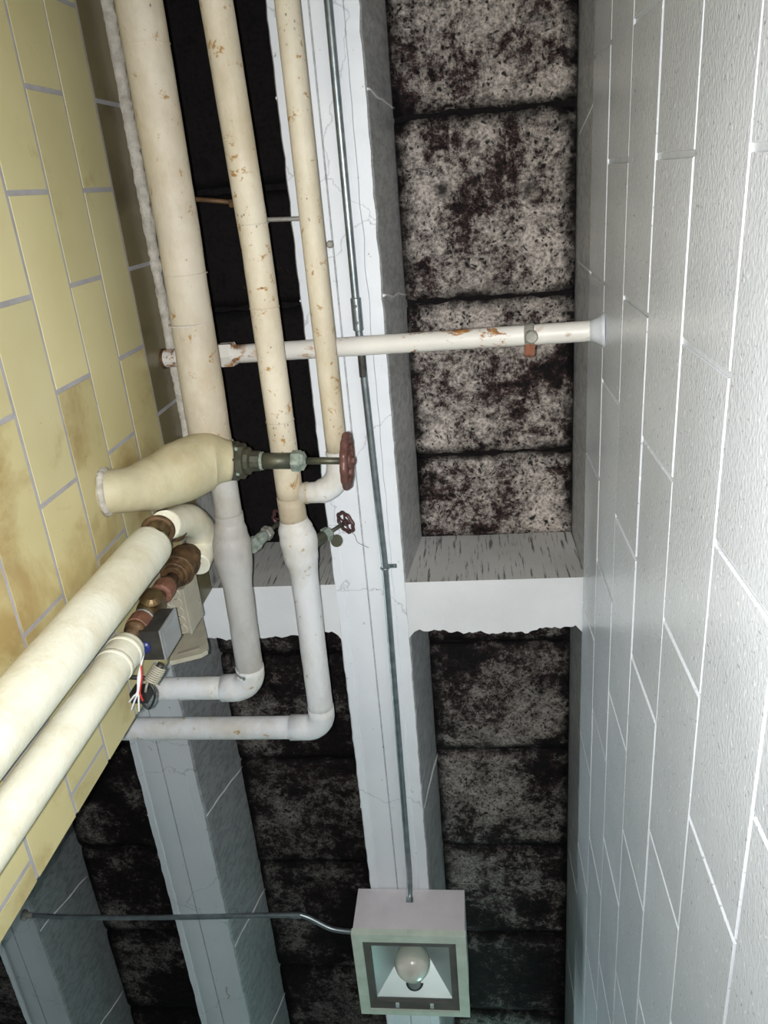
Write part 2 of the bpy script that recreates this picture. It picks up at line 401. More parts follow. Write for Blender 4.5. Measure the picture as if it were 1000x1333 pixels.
# added unseen fill light in window shape, brightening the block wall past the tiles
wn = struct(MB().box((-2.3, .78, .66), (-2.285, 2.22, .69)).box((-2.3, .78, .94), (-2.285, 2.22, .97)).box((-2.3, .78, .69), (-2.285, .81, .94)).box((-2.3, 2.19, .69), (-2.285, 2.22, .94)).build('added_fill_window_1', M['beam_side']))
for i in range(3):
    ya = .81+i*.46; MB().box((-2.299, ya+.01, .69), (-2.293, ya+.45, .94)).build('fill_pane', M['fill_pane'], wn)
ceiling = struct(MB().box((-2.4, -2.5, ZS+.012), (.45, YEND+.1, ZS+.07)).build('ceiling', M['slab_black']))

# slab panels between the joists
def panel(x0, x1, y0, y1, m):
    nx, ny = 16, max(6, int((y1-y0)/.014)); vs = []; fs = []
    for j in range(ny+1):
        for i in range(nx+1):
            x = x0+(x1-x0)*i/nx; y = y0+(y1-y0)*j/ny
            e = 1 if j in (0, ny) else 0
            yy = y + (e*.006*noise.noise(Vector((x*40, y0*7, 3+j))) )
            z = ZS + .0022*noise.noise(Vector((x*18, y*18, 1))) + .0012*noise.noise(Vector((x*55, y*55, 5))) + e*.004
            vs.append((x, yy, z))
    for j in range(ny):
        for i in range(nx): a = j*(nx+1)+i; fs.append((a, a+nx+1, a+nx+2, a+1))
    n = len(vs); k = len(fs)
    # rim up into the joint
    ring = [i for i in range(nx+1)]+[j*(nx+1)+nx for j in range(1, ny+1)]+[ny*(nx+1)+i for i in range(nx-1, -1, -1)]+[j*(nx+1) for j in range(ny-1, 0, -1)]
    for r in ring: vs.append((vs[r][0], vs[r][1], ZS+.014))
    L = len(ring)
    for a in range(L): fs.append((ring[a], ring[(a+1)%L], n+(a+1)%L, n+a))
    mb = MB(); mb.add(vs, fs, True); o = mb.build('slab_panel', m, ceiling, loc=((x0+x1)/2, (y0+y1)/2, ZS), fix=False)
    return o
def bay(x0, x1, ys, mats):
    for a, b, m in zip(ys[:-1], ys[1:], mats): panel(x0, x1, a+.0035, b-.0035, M[m])
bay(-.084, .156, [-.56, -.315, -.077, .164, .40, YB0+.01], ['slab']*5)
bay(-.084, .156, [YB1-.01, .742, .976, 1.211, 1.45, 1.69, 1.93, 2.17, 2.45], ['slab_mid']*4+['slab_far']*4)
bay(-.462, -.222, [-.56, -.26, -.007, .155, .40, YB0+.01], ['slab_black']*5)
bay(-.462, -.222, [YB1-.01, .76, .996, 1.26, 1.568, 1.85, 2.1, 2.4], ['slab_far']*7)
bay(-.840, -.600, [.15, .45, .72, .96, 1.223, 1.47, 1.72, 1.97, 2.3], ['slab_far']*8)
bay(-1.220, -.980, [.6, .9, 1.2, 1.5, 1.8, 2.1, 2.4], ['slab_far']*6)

def joist(xa, xb, y0, y1, forms=(), left=True, right=True, paint='joist'):
    """tapered concrete joist: ragged painted arrises, a seam along the soffit, board marks on the sides"""
    ny = int((y1-y0)/.012); tap = .018
    w_ = xb-xa
    sec = [(xa-tap, ZS+.02), (xa-.001, 1.004), (xa+.001, 1.0), (xa+.012, .9985), (xa+.0135, 1.0), (xa+w_*.45, 1.0), (xa+w_*.45+.0012, 1.0022), (xa+w_*.45+.0024, 1.0),
           (xb-.0185, 1.0), (xb-.017, .9982), (xb-.001, .9988), (xb+.001, 1.004), (xb+tap, ZS+.02)]
    vs = []; fs = []; n = len(sec)
    for j in range(ny+1):
        y = y0+(y1-y0)*j/ny
        for i, (x, z) in enumerate(sec):
            dx = dz = 0
            if i in (1, 2, 10, 11): 
                q = noise.noise(Vector((x*9, y*42, 2))); dx = .0016*q + .0010*noise.noise(Vector((x*9, y*120, 7))); dz = .0012*abs(noise.noise(Vector((i, y*60, 9))))
            if i in (3, 4): dx = .0022*noise.noise(Vector((1, y*26, 4)))
            if i in (8, 9): dx = .0022*noise.noise(Vector((6, y*26, 4)))
            if i in (0, 12): dx = .002*noise.noise(Vector((i, y*14, 6)))
            vs.append((x+dx, y, z+dz))
    for j in range(ny):
        for i in range(n-1): fs.append((j*n+i, j*n+i+1, (j+1)*n+i+1, (j+1)*n+i))
    fs.append(tuple(range(n))); fs.append(tuple(ny*n+i for i in reversed(range(n))))
    mb = MB(); mb.add(vs, fs)
    o = mb.build('joist', M[paint], ceiling, loc=((xa+xb)/2, (y0+y1)/2, 1.0))
    # proud fins of paint and laitance left where the form boards met
    for y, sl in forms:
        for sgn, xe in ((-1, xa), (1, xb)):
            if (sgn < 0 and not left) or (sgn > 0 and not right): continue
            pts = [(xe+sgn*(.0006+tap*t), y+sl*t+.004*noise.noise(Vector((y*9, t*4, sgn))), 1.003+(ZS-1.003)*t) for t in [k/10 for k in range(11)]]
            MB().tube(pts, [.0016+.0009*noise.noise(Vector((y, k, 3))) for k in range(11)], n=6).build('form_fin', M['beam'], o)
    return o
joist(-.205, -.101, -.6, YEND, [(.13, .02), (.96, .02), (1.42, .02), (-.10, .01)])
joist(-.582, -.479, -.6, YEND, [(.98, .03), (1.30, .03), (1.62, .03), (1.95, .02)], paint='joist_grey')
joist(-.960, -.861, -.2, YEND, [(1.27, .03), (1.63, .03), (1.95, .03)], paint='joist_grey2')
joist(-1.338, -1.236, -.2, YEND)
# the joist buried in the right wall: only its side shows above the blocks
o = MB().prism([(XR+.0025, -.6, .995), (XR+.0065, -.6, ZS+.02), (.26, -.6, ZS+.02), (.26, -.6, .995)], (0, YEND+.6, 0)).build('joist', M['joist'], ceiling)
for y, sl in ((-.065, .03), (.12, .0), (1.16, .04), (1.44, .04)):
    MB().tube([(XR+.0028+.004*t, y+sl*t, 1.0+.158*t) for t in [k/8 for k in range(9)]], .0014, n=6).build('form_fin', M['beam'], o)

# crossbeam: a stretch in each bay, broken far edge
def crossbeam(x0, x1, seed, frag=1.0, far=YB1):
    n = 60; low = []; 
    def yf(t):
        q = .006*frag*noise.noise(Vector((t*7, seed, 0)))+.005*frag*noise.noise(Vector((t*23, seed, 4)))+.0025*frag*noise.noise(Vector((t*70, seed, 8)))
        e = min(t, 1-t)*(x1-x0)
        f = .016*max(0, 1-e/.016)**2
        return far-.004+q+.009*math.sin(math.pi*min(1, t*1.05))+f
    bot = [(x0, YB0, 1.0), (x1, YB0, 1.0)]; back = [(x0+(x1-x0)*k/n, yf(k/n)) for k in range(n, -1, -1)]
    low = bot+[(x, y, 1.0) for x, y in back]
    mb = MB(); N_ = len(low); top = [(x, YB0+.004 if i < 2 else y-.004, ZS+.01) for i, (x, y, z) in enumerate(low)]
    mb.add(low+top, [tuple(range(N_)), tuple(range(2*N_-1, N_-1, -1))]+[(j, N_+j, N_+(j+1) % N_, (j+1) % N_) for j in range(N_)])
    o = mb.build('crossbeam', [M['beam'], M['beam_side']], ceiling, loc=((x0+x1)/2, YB0, 1.0))
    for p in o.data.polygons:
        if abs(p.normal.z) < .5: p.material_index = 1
    return o
crossbeam(-.102, XR+.004, 3.1); crossbeam(-.480, -.204, 8.4, .8)

# trims of paint where the crossbeam meets soffit of the joist are flush; right wall of blocks
def chamfer_block(d, y0, y1, z0, z1, c, side):
    """a masonry unit standing proud of x=0 by d towards side (+1/-1), arrises chamfered by c"""
    s = side
    vs = [(0, y0, z0), (0, y1, z0), (0, y1, z1), (0, y0, z1), (s*(d-c), y0, z0), (s*(d-c), y1, z0), (s*(d-c), y1, z1), (s*(d-c), y0, z1),
          (s*d, y0+c, z0+c), (s*d, y1-c, z0+c), (s*d, y1-c, z1-c), (s*d, y0+c, z1-c)]
    fs = [(8, 9, 10, 11)]+[(4+i, 4+(i+1) % 4, 8+(i+1) % 4, 8+i) for i in range(4)]+[(i, (i+1) % 4, 4+(i+1) % 4, 4+i) for i in range(4)]
    return vs, fs
cache = {}
def unit(name, parent, x, y0, y1, z0, z1, d, c, side, m, jit=0):
    key = (name, round(y1-y0, 4), round(z1-z0, 4), m.name)
    if key not in cache:
        vs, fs = chamfer_block(d, 0, y1-y0, 0, z1-z0, c, side)
        me = bpy.data.meshes.new(name); me.from_pydata([Vector(v)*S for v in vs], [], fs); me.materials.append(m)
        import bmesh
        bm = bmesh.new(); bm.from_mesh(me); bmesh.ops.recalc_face_normals(bm, faces=bm.faces)
        # open at the back: make sure the face points outwards
        f0 = max(bm.faces, key=lambda f: f.calc_area())
        bm.normal_update()
        if f0.normal.x*side < 0: bmesh.ops.reverse_faces(bm, faces=bm.faces)
        bm.to_mesh(me); bm.free(); cache[key] = me
    o = bpy.data.objects.new(name, cache[key]); COL.objects.link(o); o.parent = parent
    o.location = W((x+jit, y0, z0))-Vector(parent['_o']); return o
D = .0020; JW = .0042
wr = struct(MB().box((XR+D, -.9, FZ), (XR+.12, YEND, .9965)).build('wall_right', M['joint'], loc=(XR+.06, 0, FZ)))
zt = .9975; k = 0; PH = .1066; PL = .2265
while zt > FZ+.01:
    zb = max(zt-PH, FZ); off = .119 if k % 2 == 0 else -.0015
    nn = -4
    while off+nn*PL < 2.4:
        ya = max(off+nn*PL, -.8); yb = off+(nn+1)*PL
        if yb > -.78: unit('block', wr, XR+D, ya+JW/2, yb-JW/2, zb+JW*.35, zt-JW*.35, D, .0006, -1, M['block'], random.uniform(-.0004, .0004))
        nn += 1
    zt = zb; k += 1
    if zt <= FZ+.02: break
# tiled wall on the left, ending just before the crossbeam
TH = .0753; TL = .1765; YW = .534
wl = struct(MB().box((XL-.085, -.9, FZ), (XL-.0006, YW-.001, .9985)).build('wall_left', M['grout'], loc=(XL-.04, 0, FZ)))
MB().box((XL-.085, -.9, .9985), (XL-.001, YW-.001, ZS+.005)).build('wall_head', M['beamside' if 0 else 'beam_side'], wl)
zt = .999; k = 0
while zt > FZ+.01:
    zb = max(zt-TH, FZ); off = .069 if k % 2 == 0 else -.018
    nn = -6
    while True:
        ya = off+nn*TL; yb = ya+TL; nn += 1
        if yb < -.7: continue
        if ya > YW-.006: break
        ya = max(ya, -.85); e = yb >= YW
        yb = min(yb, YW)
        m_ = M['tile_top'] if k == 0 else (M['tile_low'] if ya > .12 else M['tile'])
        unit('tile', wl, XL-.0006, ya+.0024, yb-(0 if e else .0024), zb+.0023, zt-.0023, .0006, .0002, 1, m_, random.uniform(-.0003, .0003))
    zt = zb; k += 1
# rough plaster bead along the head of the tiling
pts = line((XL+.004, -.7, 1.0), (XL+.004, .31, 1.0), 200)
rr = [(.0085 if p.y < .06 else .0070)*(1+.22*noise.noise(Vector((3, p.y*60, 1)))+.25*noise.noise(Vector((7, p.y*150, 1)))) for p in pts]
struct(MB().tube(pts, rr, n=14, wob=.25, freq=60).build('trim_1', M['plaster']))

# ------------------------------------------------------------------ overhead pipes
def seam(parent, c, axis, r, m, wdt=.0022, h=.0007):
    a = Vector(c)-Vector(axis).normalized()*wdt/2
    return MB().lathe(a, axis, [(0, r-.001), (0.0001, r+h), (wdt, r+h), (wdt+.0001, r-.001)], n=28, smooth=False).build('jacket_seam', m, parent)
def bolt(parent, c, r=.003, m='darksteel'): return MB().sphere(c, r, 8, 5).build('bolt', M[m], parent)

# run 1, the fat pipe nearest the tiles
Z1 = .872
p1 = thing('insulated_pipe', (-.305, .0, Z1), 'fattest overhead pipe, beside the tiled wall, narrowing below the big valve to a grey elbow', 'pipe')
pts = line((-.3035, -.6, Z1), (-.3035, .03, Z1), 40)+line((-.3035, .03, Z1), (-.310, .285, Z1+.004), 22)[1:]
rad = [.0232 if p.y < .1 else .0232+.0018*min(1, (p.y-.1)/.1) for p in pts]
MB().tube(pts, rad, n=36, wob=.02).build('jacket', M['cream'], p1)
for y, r in ((-.145, .0234), (.075, .0234), (.128, .0242)): seam(p1, (-.3035-(.004 if y > .1 else 0), y, Z1), (0, 1, 0), r, M['plaster'] if y > .1 else M['cream'], .0016 if y > .1 else .001, .0005)
pts = line((-.3005, .285, Z1), (-.3015, .372, Z1), 6); 
MB().tube(pts, .0166, n=32, wob=.02).build('jacket', M['greyjacket'], p1)['label'] = 'grey length of jacket below the valve'
pts = spline([(-.3015, .368, Z1), (-.303, .387, Z1), (-.304, .404, Z1), (-.305, .424, Z1), (-.306, .468, Z1), (-.3075, .53, Z1), (-.309, .60, Z1)], 8)
rad = interp([.0172, .0208, .0242, .0240, .0190, .0182, .0180], 8)
MB().tube(pts, rad, n=32, wob=.03).build('bulged_jacket', M['greyjacket'], p1)['label'] = 'grey bulge of jacket over a valve body'
seam(p1, (-.3015, .368, Z1), (0, 1, 0), .0172, M['greyjacket'], .012, .0006)
# elbow and level leg going left
ye = .622; re = .026
pts = [(-.3088, .588, Z1), (-.309, .596, Z1)]+arc((-.309-re, ye-re, Z1), (-.309, ye-re, Z1), (-.309-re, ye, Z1), 10)+[(-.352, ye, Z1)]
MB().tube(pts, .0190, n=32, wob=.02).build('elbow', M['whitejacket'], p1)['label'] = 'white covered elbow'
MB().tube(line((-.35, ye, Z1), (-1.1, ye, Z1), 30), .0158, n=28, wob=.02).build('level_jacket', M['whitejacket'], p1)

# run 2
Z2 = .902; X2 = -.228
p2 = thing('insulated_pipe', (X2, 0, Z2), 'middle overhead pipe, cream then white, with a bulge and long level leg', 'pipe')
pts = line((X2-.007, -.6, Z2), (X2-.007, -.2, Z2), 12)+line((X2-.007, -.2, Z2), (X2, .06, Z2), 12)[1:]+line((X2, .06, Z2), (X2, .36, Z2), 16)[1:]
MB().tube(pts, .0168, n=32, wob=.02).build('jacket', M['cream_rusty'], p2)
MB().tube(line((X2, .355, Z2), (X2, .392, Z2), 3), .0173, n=32, wob=.02).build('jacket', M['cream'], p2)
for y in (.03, .12, .255): seam(p2, (X2, y, Z2), (0, 1, 0), .0170, M['cream'], .001, .0005)
pts = spline([(X2, .386, Z2), (X2+.001, .400, Z2), (X2+.003, .416, Z2), (X2+.003, .436, Z2), (X2+.004, .474, Z2), (X2+.003, .57, Z2), (X2+.002, .685, Z2)], 8)
rad = interp([.0178, .0222, .0247, .0232, .0184, .0178, .0178], 8)
MB().tube(pts, rad, n=32, wob=.025).build('bulged_jacket', M['whitejacket'], p2)['label'] = 'white bulge of jacket over a valve body'
ye = .714; re = .024
pts = [(X2+.002, .678, Z2)]+arc((X2+.002-re, ye-re, Z2), (X2+.002, ye-re, Z2), (X2+.002-re, ye, Z2), 10)+[(X2-.046, ye, Z2)]
MB().tube(pts, .0186, n=32, wob=.02).build('elbow', M['whitejacket'], p2)
MB().tube(line((X2-.045, ye, Z2), (-1.1, ye, Z2), 34), .0165, n=28, wob=.02).build('level_jacket', M['whitejacket'], p2)

# run 3 with its return bend into run 2
Z3 = .905; X3 = -.163
p3 = thing('insulated_pipe', (X3, 0, Z3), 'thinnest overhead pipe, nearest the conduit, bending back into the middle pipe', 'pipe')
MB().tube(line((X3-.001, -.6, Z3), (X3, .30, Z3), 50), .0130, n=30, wob=.02).build('jacket', M['cream_rusty'], p3)
re = .034; ye = .352
pts = [(X3, .298, Z3), (X3, .305, Z3)]+arc((X3-re, ye-re, Z3), (X3, ye-re, Z3), (X3-re, ye, Z3), 12)+[(X2+.012, ye, Z3)]
rad = [.0132, .0138]+[.0155]*11+[.014, .0135, .0135]
MB().tube(pts, rad[:len(pts)], n=30, wob=.03).build('elbow', M['whitejacket'], p3)['label'] = 'white bend with a short stub'
seam(p3, (X3-.0005, .30, Z3), (0, 1, 0), .0134, M['whitejacket'], .003, .0005)
seam(p3, (X2+.021, ye, Z3), (1, 0, 0), .0136, M['cream'], .003, .0006)

# painted cross pipe
a = Vector((XR-.001, .169, .891)); b_ = Vector((XL-.004, .186, .978)); ax = (b_-a).normalized()
xp = thing('cross_pipe', a, 'thin rust-flecked white pipe crossing above the others into the block wall', 'pipe')
MB().tube(line(a, b_, 60), .0115, n=24, wob=.02, freq=50).build('pipe', M['rustpipe'], xp)
L_ = (b_-a).length
def at_x(px): return (px-a.x)/(b_.x-a.x)*L_
c = at_x(-.300); MB().lathe(a+ax*(c-.012), ax, [(0, .0125), (.002, .0160), (.020, .0160), (.023, .0130), (.034, .0125)], n=6).build('coupling', M['rustpipe'], xp)
MB().lathe(a+ax*(c+.012), ax, [(0, .0135), (.002, .0150), (.010, .0150), (.012, .0120)], n=20, smooth=True).build('coupling_collar', M['rustpipe'], xp)
MB().lathe(a+ax*-.003, ax, [(0, .021), (.004, .017), (.010, .0135), (.016, .0117)], n=18, smooth=True).build('mortar_collar', M['joint'], xp)
MB().lathe(b_-ax*.009, ax, [(0, .0118), (.001, .0128), (.012, .0135)], n=18).build('rusted_end', M['rust'], xp)
sd = thing('pipe_saddle_clamp', a+ax*at_x(.073), 'corroded saddle clamp with copper-red plug on the thin cross pipe', 'clamp')
cc = a+ax*at_x(.073)
MB().lathe(cc-ax*.005, ax, [(0, .0118), (.001, .0132), (.010, .0130), (.011, .0118)], n=18).build('strap', M['clamp'], sd)
MB().lathe(cc-Vector((0, 0, .010)), (0, 0, -1), [(0, .008), (.004, .0075), (.0065, .005)], n=12).build('boss', M['clamp'], sd)
MB().torus(cc-Vector((0, 0, .0155)), (0, 0, 1), .0055, .0012, 18, 6).build('ring', M['clamp'], sd)
MB().lathe(cc+Vector((-.001, .010, -.004)), (-.10, .9, -.55), [(0, .006), (.001, .0066), (.013, .0062), (.014, .005)], n=6).build('plug', M['copper'], sd)

# hanger rods up in the black bay
for px0, py0, px1, py1, zz, lab in ((249, 258, 298, 264, .93, 'short rusty hanger rod between the fat and middle pipes'), (344, 288, 392, 284, .95, 'short thin rod behind the middle and thin pipes')):
    q0 = P(px0-22, py0-1, 2, zz); q1 = P(px1+14, py1, 2, zz)
    h = thing('hanger_rod', q0, lab, 'rod')
    MB().tube([q0, q0.lerp(q1, .5), q1], .0026, n=10).build('rod', M['rust'] if zz < .94 else M['clamp'], h)
    MB().lathe(q1-Vector((.012, 0, 0)), (1, 0, 0), [(0, .004), (.001, .0048), (.008, .0048), (.009, .004)], n=6).build('nut', M['rust'], h)

# ------------------------------------------------------------------ S-shaped covered branch and big gate valve
ZV = .862
vp = [P(139, 640, 0, XL+.001), P(170, 637, 2, .770), P(200, 629, 2, .795), P(235, 614, 2, .823), P(268, 600, 2, .850), P(300, 600, 2, ZV)]
cp = [vp[0]+Vector((-.022, 0, -.001)), vp[0]+Vector((-.010, 0, -.0005))]+spline(vp, 10)
br = thing('insulated_branch', vp[0], 'fat S-bent yellowed branch pipe running from the tiled wall to the big valve', 'pipe')
rad = [.0235, .0235]+interp([.0240, .0250, .030, .0355, .0345, .0245], 10)
MB().tube(cp, rad, n=40, wob=.035, freq=10).build('jacket', M['yellowjacket'], br)
MB().lathe(vp[0]+Vector((-.002, 0, 0)), (1, 0, .15), [(0, .0275), (.003, .0268), (.006, .0245)], n=24, smooth=True).build('caulk_ring', M['plaster'], br)
# yoke of jacket where the fat pipe meets the valve
MB().tube(spline([(-.3075, .275, Z1), (-.304, .292, Z1), (-.301, .305, Z1-.002)], 6), interp([.0262, .0258, .018], 6), n=36, wob=.03).build('jacket_collar', M['cream'], br)

def handwheel(parent, c, d, r, t, m, ns, scal, label=None):
    """rim, hub and curved spokes; c centre, d axis direction"""
    c = Vector(c); d = Vector(d).normalized()
    hw = MB().torus(c, d, r, t, 60, 10, scal, ns).build('handwheel', m, parent)
    if label: hw['label'] = label
    MB().lathe(c-d*t*1.4, d, [(0, t*1.2), (t*.5, t*1.9), (t*2.2, t*1.9), (t*2.8, t*1.1)], n=12).build('hub', m, hw)
    e = Vector((0,0,1)) if abs(d.z) < .9 else Vector((1,0,0)); u = d.cross(e).normalized(); v = d.cross(u)
    for i in range(5):
        an = 2*math.pi*i/5+.3; q = u*math.cos(an)+v*math.sin(an)
        MB().tube([c+q*t, c+q*r*.55-d*t*.5, c+q*r*.99], [t*.75, t*.55, t*.7], n=8).build('spoke', m, hw)
    return hw
q0 = P(298, 600, 2, ZV); q1 = P(452, 600, 2, ZV); ax = (q1-q0).normalized(); L_ = (q1-q0).length
gv = thing('gate_valve', q0, 'big green-bronze gate valve with a maroon wheel at the end of its long stem', 'valve')
MB().lathe(q0, ax, [(0, .020), (.001, .0235), (.012, .0235), (.013, .0215), (.020, .0215), (.021, .018)], n=8).build('bonnet_flange', M['bronze'], gv)
MB().lathe(q0+ax*.020, ax, [(0, .0165), (.006, .0165), (.008, .0125), (.018, .0120), (.020, .0105)], n=12).build('bonnet', M['bronze'], gv)
for i in range(4):
    an = i*math.pi/2+.5; bolt(gv, q0+ax*.014+Vector((0, math.cos(an), math.sin(an)))*.0205, .0028, 'verdigris')
MB().lathe(q0+ax*.038, ax, [(0, .0098), (.040, .0098)], n=24, smooth=True).build('neck', M['bronze'], gv)
MB().lathe(q0+ax*.036, ax, [(0, .0112), (.006, .0112)], n=20).build('verdigris_band', M['verdigris'], gv)
MB().lathe(q0+ax*.076, ax, [(0, .0115), (.001, .0130), (.011, .0130), (.012, .0115), (.015, .0115), (.016, .0095), (.018, .006)], n=6).build('packing_nut', M['verdigris'], gv)['label'] = 'pale corroded packing nut'
MB().lathe(q0+ax*.09, ax, [(0, .0042), (L_-.09+.004, .0042)], n=14, smooth=True).build('stem', M['bronze'], gv)
handwheel(gv, q1, ax, .0295, .0048, M['wheel'], 12, .045)
MB().lathe(q1+ax*.004, ax, [(0, .005), (.005, .005), (.006, .003)], n=6).build('wheel_nut', M['wheel'], gv)
t0 = q1+Vector((-.004, .022, -.006)); MB().lathe(t0, (1, -.2, .5), [(0, .0085), (.001, .0085)], n=18).build('tag', M['darksteel'], gv)

def small_valve(q0, q1, lab, m_body, wheel_m):
    q0 = Vector(q0); q1 = Vector(q1); ax = (q1-q0).normalized(); L_ = (q1-q0).length
    g = thing('small_gate_valve', q0, lab, 'valve')
    MB().lathe(q0, ax, [(0, .0095), (L_*.14, .0105), (L_*.15, .0085), (L_*.42, .0075)], n=12).build('bonnet', m_body, g)
    MB().lathe(q0+ax*L_*.42, ax, [(0, .0085), (.001, .0098), (.009, .0098), (.012, .006)], n=6).build('packing_nut', M['verdigris'] if m_body is not M['verdigris'] else M['clamp'], g)
    MB().lathe(q0+ax*L_*.5, ax, [(0, .0028), (L_*.5, .0028)], n=10, smooth=True).build('stem', M['bronze'], g)
    handwheel(g, q1, ax, .0145, .0026, wheel_m, 8, .06)
    return g
g = small_valve(P(401, 711, 2, .912), P(450, 680, 2, .963), 'small brass valve with dark maroon wheel above the middle pipe, over the joist', M['bronze'], M['wheel_dark'])
tq = P(438, 704, 2, .935); MB().lathe(tq, (.25, .45, 1), [(0, .0085), (.0008, .0085)], n=18).build('tag', M['bronze'], g)
small_valve(P(327, 712, 2, .885), P(368, 676, 2, .955), 'small verdigris-green valve reaching from the fat pipe behind the middle pipe', M['verdigris'], M['wheel_dark'])

# ------------------------------------------------------------------ upright pipes by the tiles
AX, AY, AT = -.3535, .3463, .752
va = thing('upright_pipe', (AX, AY, FZ), 'left and fatter of two upright pale insulated pipes against the tiles', 'pipe')
MB().tube(line((AX, AY, FZ), (AX, AY, AT-.006), 60)+[Vector((AX, AY, AT-.001)), Vector((AX, AY, AT))], [.0243]*61+[.0236, .0215], n=40, wob=.02, freq=12).build('jacket', M['palejacket'], va)
seamz = .52
BX, BY, BT = -.352, .4105, .648
vb = thing('upright_pipe', (BX, BY, FZ), 'right and slimmer of two upright pale insulated pipes, with a banded top end', 'pipe')
MB().tube(line((BX, BY, FZ), (BX, BY, BT-.003), 60)+[Vector((BX, BY, BT))], [.0182]*61+[.0172], n=36, wob=.02, freq=12).build('jacket', M['palejacket'], vb)
for zz in (BT-.014, BT-.038): MB().lathe((BX, BY, zz), (0, 0, 1), [(0, .0180), (.0006, .0189), (.006, .0189), (.0066, .0180)], n=32, smooth=True).build('end_band', M['palejacket'], vb)
# bare rusty fittings above pipe B
bf = thing('rusty_pipe_fittings', (BX, .406, BT), 'bare rust and brass fittings stacked on the slimmer upright pipe', 'pipe fittings')
def lz(name, z, prof, m, n=16, smooth=False, x=BX, y=.405, d=(0, 0, 1)):
    return MB().lathe((x, y, z), d, prof, n=n, smooth=smooth).build(name, m, bf)
lz('nipple', BT-.002, [(0, .0075), (.06, .0075), (.19, .0075)], M['rust'], 16, True)
lz('union_nut', .672, [(0, .0085), (.002, .0125), (.018, .0125), (.020, .0105)], M['redrust'], 12)
lz('union_ring', .666, [(0, .0105), (.006, .0115), (.008, .0105)], M['rust'], 20, True)
lz('valve_body', .696, [(0, .009), (.004, .0115), (.012, .0135), (.020, .0145), (.030, .0135), (.038, .0105), (.042, .009)], M['brass'], 20, True)
MB().lathe((BX, .405, .718), (.25, -.75, -.35), [(0, .0105), (.012, .0100), (.014, .0125), (.019, .0125), (.020, .010), (.022, .006)], n=16).build('valve_cap', M['brass'], bf)
lz('band', .692, [(0, .0115), (.004, .0115)], M['clamp'], 20, True)
lz('union_nut', .744, [(0, .0100), (.002, .0128), (.018, .0132), (.022, .0105)], M['redrust'], 12)
lz('union_ring', .764, [(0, .0112), (.005, .0118), (.006, .0102)], M['rust'], 20, True)
# rusted elbows and the covered return bend
ec = P(238, 722, 0, BX)
eb = thing('insulated_return_bend', (BX, .405, .79), 'short white covered bend behind the big branch, rusted elbow at each end', 'pipe')
MB().tube(spline([(BX, .405, .786), (BX, .404, .805), (BX+.001, .403, .826), (BX+.002, .401, .842)], 6), interp([.012, .0185, .0205, .016], 6), n=24, wob=.10, freq=30).build('rusted_elbow', M['rust'], eb)
for zz, r in ((.792, .0165), (.803, .0205)): MB().torus((BX, .4045, zz), (0, 0, 1), r-.002, .0025, 26, 8).build('rust_ring', M['rust'], eb)
w0, w1, w2, w3 = P(255, 735, 0, BX+.004), P(264, 705, 0, BX+.004), P(248, 678, 0, BX+.006), P(214, 684, 0, BX+.006)
MB().tube(spline([w0, w1, w2, w3], 10), interp([.0175, .0205, .0205, .017], 10), n=30, wob=.03, freq=14).build('jacket', M['palejacket'], eb)
MB().tube(spline([(AX, AY, AT-.004), (AX, AY, .785), (AX+.002, .345, .80), (AX+.004, .352, .815)], 6), interp([.012, .0155, .0205, .0185], 6), n=24, wob=.08, freq=30).build('rusted_elbow', M['rust'], eb)
e2 = P(206, 690, 0, -.345)
MB().torus(e2, (.2, .1, -1), .0150, .0036, 30, 8).build('rust_ring', M['rust'], eb)
MB().lathe(e2, (.1, .2, -1), [(0, .0145), (.004, .012), (.008, .009), (.012, .0085), (.014, .004)], n=16).build('brass_plug', M['brass'], eb)

# ------------------------------------------------------------------ zone valve actuator, wires, boxes
cx = -.322
C0 = P(208, 822, 0, cx); Cz = P(228, 793, 0, cx); Cy = P(216, 859, 0, cx)
x0 = cx-.026; y0, z0 = C0.y, C0.z; z1 = Cz.z; y1 = Cy.y
za = thing('zone_valve_actuator', ((cx+x0)/2, y0, z0), 'small grey steel actuator box clamped beside the brass valve, wires hanging out', 'actuator')
MB().box((x0, y0, z0), (cx-.001, y1, z1)).build('case', M['darksteel'], za)
MB().box((cx-.001, y0-.0008, z0-.0008), (cx+.0006, y1+.0008, z1+.0008)).build('side_cover', M['greysteel'], za)
MB().box((cx+.0006, y0+.004, z0+.004), (cx+.0011, y1-.004, z1-.004)).build('cover_panel', M['greysteel'], za)
MB().box((x0-.012, y0+.006, z0+.004), (x0, y1-.006, z0+.012)).build('bracket', M['greysteel'], za)
gq = P(188, 843, 2, z0-.001)
MB().lathe(gq+Vector((0, 0, .003)), (0, 0, -1), [(0, .0068), (.004, .0068), (.0055, .0045)], n=18).build('grommet', M['blue'], za)
sp = Vector(P(208, 868, 2, z0+.004)); se = Vector(P(196, 888, 2, z0-.004)); dd = (se-sp)
u = dd.normalized().cross(Vector((0,0,1))).normalized(); v = dd.normalized().cross(u)
coil = [sp+dd*(t/96)+(u*math.cos(t/96*2*math.pi*8)+v*math.sin(t/96*2*math.pi*8))*.0068 for t in range(97)]
MB().tube(coil, .0011, n=6).build('spring', M['beige'], za)
MB().tube([sp-dd*.2, sp, se, se+dd*.25], [.004, .004, .004, .003], n=12).build('spring_post', M['darksteel'], za)
MB().torus(se+dd*.25, (1, .3, 0), .0075, .0014, 18, 6).build('lever_loop', M['clamp'], za)
MB().box(tuple(se+Vector((-.020, .006, -.012))), tuple(se+Vector((-.002, .018, .006)))).build('switch', M['black'], za)
MB().tube([se+Vector((-.004, -.002, .004)), se+Vector((-.030, -.006, .002))], .0025, n=8).build('lever_arm', M['darksteel'], za)
